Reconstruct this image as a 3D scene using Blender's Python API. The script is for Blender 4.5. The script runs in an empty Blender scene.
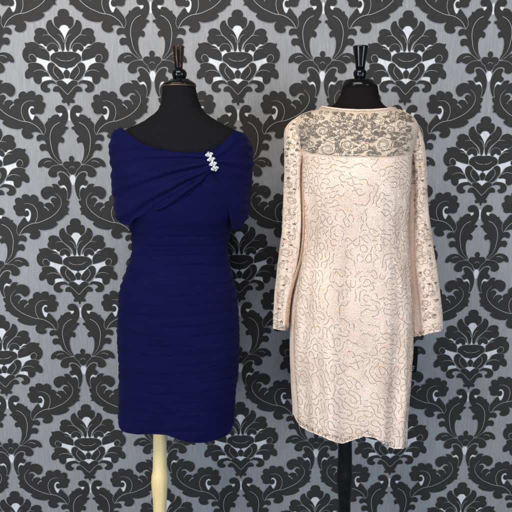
import bpy, bmesh, math, random
from math import sin, cos, pi, radians
from mathutils import Vector, Matrix, noise
random.seed(7)
C = bpy.data.collections.new('scene'); bpy.context.scene.collection.children.link(C)

# ------------------------------------------------------------------ camera
M = Matrix(((0.9995154798673928, -0.0310191437277752, -0.0025725916603826933),
            (-0.008118449716936885, -0.18001911604566578, -0.9836296094731645),
            (0.030048232554494982, 0.9831739065803835, -0.18018372051830384)))
MT = M.transposed()
CAM = Vector((0.52583686, -1.94917882, -0.41223069 + 2.0))
F = 600.0
SU, SV = .265, .64037          # half roll width and pattern repeat of the paper, metres

def W(px, py, d):
    """point of the upright plane d metres in front of the wall that a sight line meets"""
    r = MT @ Vector(((px-256)/F, (py-256)/F, 1))
    t = (-d - CAM.y)/r.y
    return CAM + r*t
def proj(p):
    q = M @ (p - CAM)
    return (F*q.x/q.z+256, F*q.y/q.z+256)

# ------------------------------------------------------------------ helpers
def link(name, me, parent=None, mats=()):
    o = bpy.data.objects.new(name, me); C.objects.link(o)
    for m in mats: me.materials.append(m)
    if parent: o.parent = parent
    return o
def mesh(name, verts, faces, mats, parent=None, smooth=True, midx=None):
    me = bpy.data.meshes.new(name); me.from_pydata(verts, [], faces)
    if smooth: me.polygons.foreach_set('use_smooth', [True]*len(me.polygons))
    if midx: me.polygons.foreach_set('material_index', midx)
    if parent: 
        inv = parent.location
        me.transform(Matrix.Translation(-inv))
    me.update()
    return link(name, me, parent, mats)
def thing(name, loc, label, cat, group=None):
    o = bpy.data.objects.new(name, None); C.objects.link(o); o.location = loc
    o.empty_display_size = .05
    o['label'] = label; o['category'] = cat
    if group: o['group'] = group
    return o
def interp(tab, y):
    """smooth interpolation in a table of (y, v1, v2..)"""
    if y <= tab[0][0]: return tab[0][1:]
    if y >= tab[-1][0]: return tab[-1][1:]
    for i in range(len(tab)-1):
        if y <= tab[i+1][0]:
            a, b = tab[i], tab[i+1]
            p = tab[i-1] if i else a; n = tab[i+2] if i+2 < len(tab) else b
            h = b[0]-a[0]; t = (y-a[0])/h; out = []
            for k in range(1, len(a)):
                d0 = (b[k]-a[k])/h
                m1 = d0 if p is a else .5*(d0+(a[k]-p[k])/(a[0]-p[0]))
                m2 = d0 if n is b else .5*(d0+(n[k]-b[k])/(n[0]-b[0]))
                t2, t3 = t*t, t*t*t
                out.append((2*t3-3*t2+1)*a[k]+(t3-2*t2+t)*h*m1+(-2*t3+3*t2)*b[k]+(t3-t2)*h*m2)
            return out
def lin(tab, x):
    if x <= tab[0][0]: return tab[0][1]
    for i in range(len(tab)-1):
        if x <= tab[i+1][0]:
            a, b = tab[i], tab[i+1]; t = (x-a[0])/(b[0]-a[0]); return a[1]+(b[1]-a[1])*t
    return tab[-1][1]
def nz(x, y=0., z=0.): return noise.noise(Vector((x, y, z)))

# ------------------------------------------------------------------ materials
def mat(name, col, rough=.6, metal=0., **kw):
    m = bpy.data.materials.new(name); m.use_nodes = True
    nt = m.node_tree; b = nt.nodes['Principled BSDF']
    b.inputs['Base Color'].default_value = (*col, 1); b.inputs['Roughness'].default_value = rough
    b.inputs['Metallic'].default_value = metal
    for k, v in kw.items():
        b.inputs[k.replace('_', ' ')].default_value = v
    return m, nt, b
def nd(nt, t, **kw):
    n = nt.nodes.new(t)
    for k, v in kw.items(): setattr(n, k, v)
    return n
def tex_noise(nt, scale, detail=4, stretch=(1, 1, 1), rough=.5, dist=0.):
    tc = nd(nt, 'ShaderNodeTexCoord'); mp = nd(nt, 'ShaderNodeMapping'); mp.inputs['Scale'].default_value = stretch
    n = nd(nt, 'ShaderNodeTexNoise'); n.inputs['Scale'].default_value = scale; n.inputs['Detail'].default_value = detail
    n.inputs['Roughness'].default_value = rough; n.inputs['Distortion'].default_value = dist
    nt.links.new(tc.outputs['Object'], mp.inputs[0]); nt.links.new(mp.outputs[0], n.inputs[0])
    return n
def ramp(nt, src, stops):
    r = nd(nt, 'ShaderNodeValToRGB'); e = r.color_ramp.elements
    while len(e) < len(stops): e.new(.5)
    for i, (p, c) in enumerate(stops): e[i].position = p; e[i].color = (*c, 1)
    nt.links.new(src, r.inputs[0]); return r
def bump(nt, b, src, strength, dist):
    n = nd(nt, 'ShaderNodeBump'); n.inputs['Strength'].default_value = strength; n.inputs['Distance'].default_value = dist
    nt.links.new(src, n.inputs['Height']); nt.links.new(n.outputs[0], b.inputs['Normal']); return n

def mottled(name, c0, c1, scale, stretch, rough, detail=5, lo=.3, hi=.7, bs=0., bd=.001, **kw):
    spec = kw.pop('spec', None)
    m, nt, b = mat(name, c0, rough, **kw)
    if spec is not None: b.inputs['Specular IOR Level'].default_value = spec
    n = tex_noise(nt, scale, detail, stretch, .65)
    r = ramp(nt, n.outputs[0], [(lo, c0), (hi, c1)])
    nt.links.new(r.outputs[0], b.inputs['Base Color'])
    if bs: bump(nt, b, n.outputs[0], bs, bd)
    return m

# paper ground: pale silver with fine upright threads
def paper_ground():
    m, nt, b = mat('paper_ground', (.4, .41, .43), .5)
    n1 = tex_noise(nt, 1, 4, (620, 1, 45), .75)
    n2 = tex_noise(nt, 1, 3, (260, 1, 12), .6)
    mx = nd(nt, 'ShaderNodeMath', operation='ADD'); nt.links.new(n1.outputs[0], mx.inputs[0]); nt.links.new(n2.outputs[0], mx.inputs[1])
    h = nd(nt, 'ShaderNodeMath', operation='MULTIPLY'); h.inputs[1].default_value = .5; nt.links.new(mx.outputs[0], h.inputs[0])
    r = ramp(nt, h.outputs[0], [(.32, (.185, .187, .19)), (.5, (.245, .248, .252)), (.68, (.335, .34, .345))])
    nt.links.new(r.outputs[0], b.inputs['Base Color'])
    bump(nt, b, h.outputs[0], .25, .0008)
    return m
m_ground = paper_ground()
m_dark = mottled('paper_charcoal', (.020, .0188, .0175), (.032, .030, .028), 260, (1, 1, 1), .7, spec=.25, bs=.2, bd=.0006)
m_white = mottled('paper_white', (.48, .49, .495), (.66, .67, .67), 120, (1, 1, .3), .45)
m_line = mat('paper_outline', (.26, .262, .26), .5)[0]
m_vein = mat('paper_vein', (.34, .34, .33), .5)[0]
m_jersey = mottled('black_jersey', (.006, .006, .0068), (.012, .012, .0135), 700, (1, 1, .4), .95, spec=.05, bs=.3, bd=.0004)
m_jersey2 = mottled('black_brown_jersey', (.006, .0045, .0045), (.013, .0098, .0098), 700, (1, 1, .4), .9, spec=.05, bs=.3, bd=.0004)
m_gloss = mat('black_lacquer', (.003, .003, .003), .2, Coat_Weight=.25, Specular_IOR_Level=.25)[0]
m_satinblack = mottled('black_paint', (.004, .004, .005), (.009, .009, .011), 60, (1, 1, 1), .28, spec=.3)
m_bronze = mottled('rubbed_bronze', (.006, .005, .004), (.15, .065, .03), 40, (1, 1, .22), .3, lo=.46, hi=.68, Metallic=.7)
m_rim = mat('brass_rim', (.10, .068, .042), .4, .8)[0]
m_wood = mottled('cream_wood', (.78, .58, .26), (.90, .73, .40), 30, (6, 6, .35), .4, bs=.15, bd=.0008, Coat_Weight=.25)

def navy(name):
    m, nt, b = mat(name, (.006, .006, .05), .85, Sheen_Weight=.03, Sheen_Roughness=.4)
    b.inputs['Specular IOR Level'].default_value = .06
    n = tex_noise(nt, 12, 5, (1, 1, 3), .6)
    r = ramp(nt, n.outputs[0], [(.3, (.0030, .0031, .030)), (.7, (.0046, .0047, .043))])
    nt.links.new(r.outputs[0], b.inputs['Base Color'])
    w = tex_noise(nt, 1, 3, (900, 900, 500), .5)
    bump(nt, b, w.outputs[0], .25, .0005)
    return m
m_navy = navy('navy_jersey')

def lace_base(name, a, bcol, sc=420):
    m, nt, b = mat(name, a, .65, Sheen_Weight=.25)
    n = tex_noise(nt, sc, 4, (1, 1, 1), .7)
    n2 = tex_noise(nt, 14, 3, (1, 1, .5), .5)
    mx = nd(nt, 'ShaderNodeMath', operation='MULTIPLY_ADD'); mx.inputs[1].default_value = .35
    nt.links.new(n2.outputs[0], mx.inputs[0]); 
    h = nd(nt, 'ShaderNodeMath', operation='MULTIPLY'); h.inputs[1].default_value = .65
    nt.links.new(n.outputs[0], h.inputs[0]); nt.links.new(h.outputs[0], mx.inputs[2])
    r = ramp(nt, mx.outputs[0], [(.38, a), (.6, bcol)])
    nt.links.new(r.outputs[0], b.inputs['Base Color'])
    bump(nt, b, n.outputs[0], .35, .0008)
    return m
m_lace = lace_base('beige_lace', (.56, .395, .28), (.88, .71, .575), 300)
m_crease_shade = lace_base('crease_shade', (.30, .175, .10), (.56, .37, .24), 260)  # brown shade of the sleeve creases, put into the colour
m_yoke = lace_base('yoke_lace', (.50, .385, .28), (.74, .60, .46))
def sheer(m, scale, thr, amount):
    nt = m.node_tree; b = nt.nodes['Principled BSDF']
    tc = nd(nt, 'ShaderNodeTexCoord'); v = nd(nt, 'ShaderNodeTexVoronoi'); v.inputs['Scale'].default_value = scale
    nt.links.new(tc.outputs['Object'], v.inputs[0])
    a = nd(nt, 'ShaderNodeMath', operation='GREATER_THAN'); a.inputs[1].default_value = thr; nt.links.new(v.outputs['Distance'], a.inputs[0])
    k = nd(nt, 'ShaderNodeMath', operation='MULTIPLY_ADD'); k.inputs[1].default_value = amount; k.inputs[2].default_value = 1-amount
    nt.links.new(a.outputs[0], k.inputs[0]); nt.links.new(k.outputs[0], b.inputs['Alpha'])
sheer(m_yoke, 620, .38, .75)
m_cord = mat('taupe_cord', (.215, .15, .10), .6)[0]
m_cord2 = mat('dark_taupe_cord', (.085, .066, .052), .6)[0]
m_sequin = mat('sequin', (.95, .88, .80), .2, .45)[0]
m_sequin2 = mat('pearl_sequin', (.90, .79, .68), .35)[0]

def net_mat():
    m, nt, b = mat('lace_net', (.05, .04, .035), .7)
    tc = nd(nt, 'ShaderNodeTexCoord'); v = nd(nt, 'ShaderNodeTexVoronoi'); v.inputs['Scale'].default_value = 430
    v.feature = 'DISTANCE_TO_EDGE'
    nt.links.new(tc.outputs['Object'], v.inputs[0])
    r = ramp(nt, v.outputs[0], [(.05, (.30, .24, .18)), (.2, (.018, .015, .013))])
    nt.links.new(r.outputs[0], b.inputs['Base Color']); return m
m_net = net_mat()
m_crystal = mat('crystal', (.95, .95, .97), .08, .55, Coat_Weight=1.)[0]
m_silver = mat('silver', (.8, .8, .82), .2, 1.)[0]
m_tag = mat('tag_black', (.002, .002, .002), .6, Specular_IOR_Level=.1)[0]
m_ink = mat('tag_white_ink', (.45, .45, .45), .5)[0]

# ------------------------------------------------------------------ wallpaper
# ornament traced as outlines; crop = (x0, y0, correction) at 8 units per photo pixel
CR = {'M': (404, 0, .1, .3), 'K': (400, 48, .2, 0), 'N': (448, 0, 0, .3), 'T': (448, 48, .2, .1), 'S': (424, 84, .2, .1),
      'P': (30, 90, .5, .5), 'Q': (30, 140, -.2, -.3)}
def uv(crop, x, y):
    x0, y0, dx, dy = CR[crop]
    p = W(x0+x/8+dx, y0+y/8+dy, 0)
    return (p.x/SU, (2.0-p.z)/SV)
# K/M right half medallion; each entry: (kind, symmetric?, points as (x,y) or (crop,x,y))
ORN = []
def orn(kind, crop, pts, sym=False, closed=True, w=1.0):
    q = [uv(crop, *p) if len(p) == 2 else uv(*p) for p in pts]
    ORN.append([kind, sym, closed, w, q])
# --- medallion whites first (lowest layer)
orn('w', 'K', [(50,170),(80,150),(118,140),(140,120),(160,125),(120,180),(75,235),(95,262),(60,300),(36,300)], True)
orn('w', 'M', [(30,203),(58,212),(68,235),(64,262),(50,290),(40,320),(42,380),(55,425),(20,432)], True)
orn('w', 'M', [(50,440),(56,400),(80,380),(110,395),(140,395),(160,405),(152,440),(140,465),(100,440)])
orn('w', 'M', [(150,395),(160,372),(190,350),(230,358),(215,380),(185,400)])
orn('w', 'K', [(165,115),(215,90),(250,74),(280,80),(290,118),(255,136),(225,158),(200,185),(190,178),(186,142)])
orn('w', 'K', [(165,250),(185,225),(215,222),(248,240),(250,285),(215,280),(170,272)])
# --- medallion darks
orn('d', 'M', [(38,80),(58,84),(73,98),(80,118),(76,138),(92,140),(107,155),(108,185),(96,220),(82,232),(68,233),(58,216),(42,207),(30,206)], True)
orn('d', 'M', [(44,418),(31,400),(28,362),(29,322),(42,285),(66,248),(95,222),(114,200),(124,176),(128,166),(146,170),(160,184),(168,210),(165,240),(152,268),(132,292),(100,318),(74,342),(60,365),(52,395)])
orn('d', 'M', [(64,402),(70,372),(92,336),(130,300),(152,278),(168,250),(190,236),(215,230),(243,238),(258,260),(252,284),(264,306),(260,332),(246,352),(226,360),(208,354),(192,360),(180,374),(165,374),(150,358),(128,350),(105,352),(86,366),(74,388)])
orn('d', 'M', [(96,428),(78,410),(80,380),(98,358),(128,351),(152,362),(164,385),(158,410),(140,412),(122,400),(110,408)])
orn('d', 'M', [(146,490),(144,455),(152,424),(172,398),(200,374),(228,364),(252,346),(290,342),(316,350),(333,346),(335,362),(328,378),(346,402),(354,432),(348,468),(330,496),(300,512),(265,508),(248,490),(248,468),(262,456),(240,462),(200,476),(170,484)])
orn('d', 'K', [(55,38),(70,36),(100,37),(128,42),(154,54),(170,78),(166,102),(148,118),(128,132),(106,152),(82,160),(60,164),(44,176)], True)
orn('d', 'K', [(47,178),(60,184),(71,205),(69,228),(56,243),(40,245)], True)
orn('d', 'K', [(64,240),(74,210),(98,176),(128,148),(146,128),(172,122),(190,138),(194,165),(186,196),(168,225),(146,250),(124,264),(98,258),(78,250)])
orn('d', 'K', [(38,294),(60,278),(84,262),(108,262),(124,272),(126,288),(116,306),(140,310),(154,330),(152,348),(130,352),(108,356),(96,376),(84,398),(74,408),(86,416),(84,436),(66,440),(50,436),(42,456),(28,464)], True)
orn('d', 'K', [(122,296),(136,274),(160,260),(195,262),(226,272),(246,292),(250,316),(240,342),(215,356),(190,356),(174,342),(176,326),(192,318),(196,302),(182,290),(155,286)])
orn('d', 'K', [(180,232),(190,206),(208,180),(226,150),(255,131),(292,122),(326,126),(344,140),(340,164),(358,184),(368,212),(360,246),(336,249),(316,236),(305,240),(300,264),(284,284),(260,292),(243,280),(239,256),(238,238),(214,230)])
# --- vertical leaf pair
orn('w', 'P', [(222,176),(256,176),(254,196),(240,210),(222,205)])
orn('w', 'P', [(300,150),(317,170),(318,225),(307,246),(298,215)])
orn('d', 'P', [('Q',262,197),('Q',228,190),('Q',195,165),('Q',165,130),('Q',147,98),('Q',125,86),('Q',98,92),('Q',80,72),('Q',80,50),('Q',95,34),('Q',120,34),(128,430),(112,404),(90,400),(68,408),(51,398),(50,370),(70,352),(96,350),(108,340),(108,300),(118,265),(140,238),(140,224),(150,218),(156,225),(180,200),(205,192),(226,196),(232,212),(246,206),(256,190),(250,179),(226,180),(206,168),(198,145),(212,124),(245,116),(274,130),(295,165),(302,205),(298,240),(285,268),(276,285),(300,294),(301,308),(284,318),(276,338),(260,356),(246,366),(266,380),(272,402),(262,424),(236,416),(224,430),('Q',226,80),('Q',240,145),('Q',258,178)])
orn('d', 'Q', [(256,203),(234,194),(205,172),(180,154),(150,145),(112,149),(80,170),(66,200),(68,222),(92,222),(106,213),(125,222),(155,228),(185,212),(218,203)])
orn('w', 'Q', [(308,300),(320,282),(346,282),(362,296),(366,330),(352,362),(344,366),(330,345)], True)
orn('w', 'Q', [(236,374),(266,360),(294,375),(304,400),(300,440),(288,460),(280,420),(272,392)])
orn('d', 'Q', [(264,206),(235,203),(200,207),(172,220),(155,242),(147,266),(156,290),(182,303),(208,300),(222,288),(220,264),(238,252),(266,255),(292,270),(314,296),(320,290),(314,264),(295,234)])
orn('d', 'Q', [(228,276),(240,262),(264,262),(294,281),(316,311),(331,352),(335,392),(330,434),(315,475),(298,480),(291,462),(300,430),(298,395),(285,370),(268,362),(248,370),(229,356),(226,334),(243,320),(240,300)])
orn('d', 'Q', [(336,129),(350,136),(358,156),(352,176),(374,172),(398,178),(410,200),(398,224),(378,240),(370,262),(352,278),(343,279)], True)
# --- big scroll
orn('w', 'S', [(104,185),(122,172),(144,180),(156,205),(152,245),(138,280),(120,290),(110,268),(108,240)])
orn('w', 'S', [(255,165),(280,166),(300,185),(298,212),(280,205),(262,185)])
orn('w', 'S', [(315,120),(335,125),(352,155),(342,178),(325,155)])
orn('d', 'S', [(38,400),(26,370),(28,340),(42,310),(62,285),(80,262),(96,246),(108,256),(116,278),(126,286),(138,270),(150,240),(154,208),(142,182),(124,174),(110,183),(112,196),(124,190),(136,200),(138,220),(126,238),(104,240),(92,234),(76,238),(50,236),(34,222),(32,200),(20,176),(22,152),(44,140),(38,115),(46,92),(72,82),(94,92),(100,66),(124,54),(152,62),(162,74),(188,58),(216,70),(228,92),(225,113),(250,120),(266,140),(260,166),(276,172),(290,188),(294,208),(296,186),(282,168),(268,152),(276,134),(296,126),(322,130),(338,148),(342,178),(344,152),(332,130),(322,112),(330,92),(350,84),(372,94),(362,80),(345,72),(322,78),(304,95),(286,102),(262,86),(250,52),(260,20),(284,0),('T',118,279),('T',148,281),('T',164,290),('T',153,262),('T',176,258),('T',204,268),('T',222,298),('T',246,290),('T',263,310),('T',269,340),('T',262,378),('T',258,392),('T',276,402),('T',270,428),('T',256,450),('T',267,466),(446,208),(452,226),(425,232),(402,256),(376,274),(342,288),(354,302),(345,318),(310,340),(270,352),(230,356),(196,348),(208,372),(204,402),(184,425),(152,433),(124,424),(118,406),(132,388),(112,378),(84,380),(60,388)])
# --- veins
V = lambda c, p, w=1.0: orn('v', c, p, False, False, w)
V('S', [(42,396),(70,352),(108,320),(152,300),(210,290),(260,270),(310,245),(355,210),(385,175),(403,140),(405,100),(392,70),(368,45)], 1.2)
V('S', [(178,294),(198,255),(206,208),(196,168),(172,143),(142,133),(108,136)])
V('P', [(236,256),(205,272),(178,302),(162,345),(160,400),(172,460),('Q',186,98),('Q',208,140),('Q',258,194)], 1.2)
V('Q', [(118,186),(135,174),(160,170),(178,176)])
V('T', [(312,128),(322,118),(338,114)], .8)
V('M', [(60,404),(72,360),(100,325),(135,292),(165,286),(195,292)])
V('M', [(34,345),(44,310),(62,288),(82,280)])
V('M', [(150,425),(165,405),(190,392),(222,388)])
V('K', [(280,80),(296,62),(318,58),(332,74),(330,96),(314,112)])
V('K', [(104,250),(130,222),(148,190),(142,160),(126,140)])
V('K', [(54,109),(85,106),(112,92),(124,82)])
V('K', [(38,374),(62,352),(88,322),(118,300),(134,292)])
V('K', [(204,196),(230,182),(268,182),(302,196)])
V('K', [(192,205),(208,178),(230,150)], .8)

def smooth_path(pts, closed, sub=4):
    n = len(pts); out = []
    def corner(i):
        if not closed and i in (0, n-1): return True
        a, b, c = Vector(pts[(i-1) % n]), Vector(pts[i]), Vector(pts[(i+1) % n])
        u, v = b-a, c-b
        if u.length < 1e-9 or v.length < 1e-9: return True
        return u.angle(v) > radians(78)
    cs = [corner(i) for i in range(n)]
    for i in range(n if closed else n-1):
        p1, p2 = Vector(pts[i]), Vector(pts[(i+1) % n])
        p0 = Vector(pts[(i-1) % n]) if not cs[i] else p1*2-p2
        p3 = Vector(pts[(i+2) % n]) if not cs[(i+1) % n] else p2*2-p1
        if cs[i]: p0 = p1 - (p2-p1)*.6
        if cs[(i+1) % n]: p3 = p2 + (p2-p1)*.6
        # centripetal-ish scaling of tangents
        L = (p2-p1).length
        m1 = (p2-p0); m1 = m1.normalized()*L if m1.length > 0 else m1
        m2 = (p3-p1); m2 = m2.normalized()*L if m2.length > 0 else m2
        for k in range(sub):
            t = k/sub; t2 = t*t; t3 = t2*t
            out.append(tuple((2*t3-3*t2+1)*p1+(t3-2*t2+t)*m1+(-2*t3+3*t2)*p2+(t3-t2)*m2))
    if not closed: out.append(tuple(pts[-1]))
    return out

def build_wall():
    U0, U1, V0, V1 = -4.2, 8.2, -1.2, 3.12
    verts, faces, mi = [], [], []
    def P3(u, v, h): return (u*SU, -h, 2.0-v*SV)
    # base slab with thickness
    a = [(U0, V0), (U1, V0), (U1, V1), (U0, V1)]
    for h in (0, -.1): verts.extend(P3(u, v, h) for u, v in a)
    faces += [(3, 2, 1, 0), (4, 5, 6, 7)] + [((i+1) % 4, (i+1) % 4+4, i+4, i)[::-1] for i in range(4)]
    mi += [0]*6
    shapes = []
    for e, (kind, sym, closed, w, q) in enumerate(ORN):
        q = [(u*SU, v*SV) for u, v in q]
        if sym:
            k = round(sum(p[0] for p in q)/len(q)/SU)*SU
            # nearest axis of first point
            k = round(q[0][0]/SU)*SU
            q[0] = (k, q[0][1]); q[-1] = (k, q[-1][1])
            # drop tiny spill over the axis
            s = 1 if sum(p[0]-k for p in q) > 0 else -1
            q = [(max(p[0]*s, k*s)*s, p[1]) for p in q]
            full = q + [(2*k-x, y) for x, y in reversed(q[1:-1])]
            pts = smooth_path(full, True)
        else:
            pts = smooth_path(q, closed)
        shapes.append((kind, sym, closed, w, [(x/SU, y/SV) for x, y in pts]))
    order = {'w': .0004, 'd': .0010, 'v': .0024}
    for e, (kind, sym, closed, w, pts) in enumerate(shapes):
        z = order[kind] + e*.00003
        cu = sum(p[0] for p in pts)/len(pts); cv = sum(p[1] for p in pts)/len(pts)
        for mir in ((1,) if sym else (1, -1)):
            for i in range(-14, 15):
                for j in range(-5, 7):
                    du = i; dv = j + (.5 if i % 2 else 0)
                    cu2 = cu*mir+du; cv2 = cv+dv
                    if not (U0+.3 < cu2 < U1-.3 and V0+.3 < cv2 < V1-.3): continue
                    zz = z + (.000012 if mir < 0 else 0)
                    Q = [(u*mir+du, v+dv) for u, v in pts]
                    if kind == 'v':
                        R = [Vector((u*SU, v*SV)) for u, v in Q]; n = len(R); b0 = len(verts)
                        for k, p in enumerate(R):
                            t = (R[min(k+1, n-1)]-R[max(k-1, 0)]).normalized(); nn = Vector((-t.y, t.x))
                            s = k/(n-1); ww = .00068*w*(.35+.65*min(1, (1-s)*2.5))
                            for sg in (1, -1):
                                r = p+nn*ww*sg; verts.append((r.x, -zz, 2.0-r.y))
                        for k in range(n-1):
                            f = (b0+2*k, b0+2*k+1, b0+2*k+3, b0+2*k+2)
                            faces.append(f); mi.append(3)
                    else:
                        if kind == 'd':      # thin pale outline printed round every leaf
                            R = [Vector((u*SU, v*SV)) for u, v in Q]; n = len(R); b0 = len(verts)
                            for k, p in enumerate(R):
                                t = (R[(k+1) % n]-R[k-1]); t = t.normalized() if t.length > 0 else Vector((1, 0)); nn = Vector((-t.y, t.x))
                                for sg in (1, -1):
                                    r = p+nn*.0010*sg; verts.append((r.x, -(zz-.000006), 2.0-r.y))
                            for k in range(n):
                                k2 = (k+1) % n
                                faces.append((b0+2*k, b0+2*k+1, b0+2*k2+1, b0+2*k2)); mi.append(4)
                        b0 = len(verts); verts.extend(P3(u, v, zz) for u, v in Q)
                        faces.append(tuple(range(b0, b0+len(Q)))); mi.append(1 if kind == 'd' else 2)
    me = bpy.data.meshes.new('wall'); me.from_pydata(verts, [], faces)
    me.polygons.foreach_set('material_index', mi); me.update()
    bm = bmesh.new(); bm.from_mesh(me)
    flip = [f for f in bm.faces if len(f.verts) != 4 and f.normal.y > 0]
    bmesh.ops.reverse_faces(bm, faces=flip)
    bmesh.ops.triangulate(bm, faces=[f for f in bm.faces if len(f.verts) > 4], ngon_method='EAR_CLIP')
    bm.to_mesh(me); bm.free()
    o = link('wall', me, None, (m_ground, m_dark, m_white, m_vein, m_line))
    o['kind'] = 'structure'
    return o
build_wall()

# ------------------------------------------------------------------ lofts
class Loft:
    """body of stacked superellipse rings; rows (py, xl, xr, depth_front, depth_back) read on the plane d in front of the wall"""
    def __init__(s, rows, d, n=2.2, disp=None, off=0.):
        s.rows, s.d, s.n, s.disp, s.off = rows, d, n, disp, off
    def ring(s, py):
        xl, xr, bf, bb = interp(s.rows, py)
        L, R = W(xl, py, s.d), W(xr, py, s.d)
        return (L+R)/2, (R-L)/2, bf, bb
    def raw(s, py, th):
        c, A, bf, bb = s.ring(py)
        e = 2/s.n; ct, st = cos(th), sin(th)
        x = abs(ct)**e*(1 if ct > 0 else -1); y = abs(st)**e
        a = A.length
        p = c + A*x + Vector((0, -y*(bf if st > 0 else -bb), 0))
        nrm = Vector((ct/a, -(st/(bf if st > 0 else bb)), 0)).normalized()
        return p, nrm
    def pt(s, py, th, extra=0.):
        p, n = s.raw(py, th)
        d = s.off+extra
        if s.disp:
            X, Y = proj(p); d += s.disp(X, Y, py, th)
        return p + n*d
    def hit(s, X, Y, extra=0., front=True):
        """ring level and angle whose front point is seen at X, Y"""
        py, c = Y, 0.
        th = pi/2
        for _ in range(14):
            cx, A, bf, bb = s.ring(py)
            a = A.length
            p = s.pt(py, th, extra); x, y = proj(p)
            py -= (y-Y)*.9
            # move the angle to correct x
            e = 2/s.n
            cc = abs(cos(th))**e*(1 if cos(th) > 0 else -1) if abs(cos(th)) > 1e-9 else 0.
            scale = F*a/(M @ (p-CAM)).z
            cc = max(-.995, min(.995, cc+(X-x)/scale*.85))
            th = math.acos(max(-1, min(1, (abs(cc)**(1/e))*(1 if cc > 0 else -1))))
        return py, th
    def at(s, X, Y, extra=0.):
        py, th = s.hit(X, Y); return s.pt(py, th, extra)

def level_for(loft, th, y_from, y_to, test, steps=60):
    """march along the column from y_from toward y_to until test(x,y) is true"""
    prev = y_from
    for k in range(steps+1):
        py = y_from+(y_to-y_from)*k/steps
        x, y = proj(loft.pt(py, th))
        if test(x, y):
            lo, hi = prev, py
            for _ in range(8):
                m = (lo+hi)/2; x, y = proj(loft.pt(m, th))
                if test(x, y): hi = m
                else: lo = m
            return (lo+hi)/2
        prev = py
    return y_to

def loft_mesh(name, loft, tops, bots, nth, nrow, mats, parent, th0=0., th1=2*pi, thick=.0015, extra=None, closed=True, cap_top=False, cap_bot=False):
    """skin between per-column levels tops[k], bots[k]; open edges get a real thickness"""
    verts, faces, mi = [], [], []
    cols = nth if closed else nth+1
    for k in range(cols):
        th = th0+(th1-th0)*k/nth
        for r in range(nrow+1):
            py = tops[k]+(bots[k]-tops[k])*r/nrow
            verts.append(loft.pt(py, th))
    n1 = nrow+1
    for k in range(nth):
        a, b = k*n1, ((k+1) % cols)*n1
        for r in range(nrow): faces.append((a+r, a+r+1, b+r+1, b+r)[::-1]); mi.append(0)
    if cap_top:
        c = sum((verts[k*n1] for k in range(cols)), Vector())/cols; verts.append(c); ci = len(verts)-1
        for k in range(nth): faces.append((ci, k*n1, ((k+1) % cols)*n1)); mi.append(0)
    if cap_bot:
        c = sum((verts[k*n1+nrow] for k in range(cols)), Vector())/cols; verts.append(c); ci = len(verts)-1
        for k in range(nth): faces.append((ci, ((k+1) % cols)*n1+nrow, k*n1+nrow)); mi.append(0)
    if thick:
        base = len(verts)
        for k in range(cols):
            th = th0+(th1-th0)*k/nth
            for r in range(nrow+1):
                py = tops[k]+(bots[k]-tops[k])*r/nrow
                verts.append(loft.pt(py, th, -thick))
        for k in range(nth):
            a, b = base+k*n1, base+((k+1) % cols)*n1; a0, b0 = k*n1, ((k+1) % cols)*n1
            for r in range(nrow): faces.append((a+r, a+r+1, b+r+1, b+r)); mi.append(0)
            faces.append((a0, b0, b, a)); mi.append(0)
            faces.append((a0+nrow, a+nrow, b+nrow, b0+nrow)); mi.append(0)
        if not closed:
            for k, fl in ((0, 1), (nth, -1)):
                a0, a = k*n1, base+k*n1
                for r in range(nrow): faces.append((a0+r, a+r, a+r+1, a0+r+1)[::fl]); mi.append(0)
    if extra:
        ev, ef, em = extra
        b = len(verts); verts += ev; faces += [tuple(i+b for i in f) for f in ef]; mi += em
    return mesh(name, verts, faces, mats, parent, True, mi)

def lathe(name, prof, centre_fn, material, parent, seg=40, smooth=True):
    """prof: (py, xl, xr) read on plane d; circular sections"""
    verts, faces = [], []
    for (py, xl, xr, d) in prof:
        L, R = W(xl, py, d), W(xr, py, d); c = (L+R)/2; r = (R-L).length/2
        for k in range(seg):
            a = 2*pi*k/seg; verts.append(c+Vector((r*cos(a), r*sin(a), 0)))
    n = len(prof)
    for i in range(n-1):
        for k in range(seg):
            k2 = (k+1) % seg; faces.append((i*seg+k, i*seg+k2, (i+1)*seg+k2, (i+1)*seg+k)[::-1])
    faces.append(tuple(range(seg))); faces.append(tuple((n-1)*seg+k for k in range(seg))[::-1])
    o = mesh(name, verts, faces, (material,), parent)
    bm = bmesh.new(); bm.from_mesh(o.data); bmesh.ops.recalc_face_normals(bm, faces=bm.faces); bm.to_mesh(o.data); bm.free()
    return o

# ------------------------------------------------------------------ left dress form (black jersey, cream wooden pole)
D = .27
LF = Vector(W(160, 560, D))
form_l = thing('dress_form', LF, 'dress form with bronze finial and cream wooden pole, standing inside the navy dress', 'dress form', 'dress forms displaying dresses')
rows = [(86, 162.5, 195.5, .044, .044), (95, 162, 197, .046, .046), (105, 160.5, 200.5, .05, .052), (112, 156.5, 204.5, .056, .058), (117, 150, 211, .064, .066),
        (123, 141, 221, .074, .075), (128, 129, 231, .082, .08), (134, 119, 242, .088, .085), (145, 118, 244, .095, .09), (170, 121, 240, .108, .09), (205, 128, 232, .11, .085),
        (245, 136, 223, .088, .078), (290, 125, 232, .10, .09), (340, 124, 234, .105, .10), (400, 124, 233, .10, .10)]
L1 = Loft(rows, D, 2.15)
loft_mesh('torso', L1, [86]*72, [400]*72, 72, 90, (m_jersey,), form_l, thick=0, cap_top=True, cap_bot=True)
def prof(rows, d): return [(y, a, b, d) for y, a, b in rows]
lathe('neck_rim', prof([(85.0, 163, 195), (85.4, 161.8, 196.2), (86.6, 161.6, 196.4), (87.4, 162.2, 195.8)], D), None, m_rim, form_l)
fin = lathe('neck_cap', prof([(79, 171, 189), (80, 169.5, 190), (82, 165, 193.5), (84, 162.5, 195.8), (85.4, 162.2, 196)], D), None, m_gloss, form_l)
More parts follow.
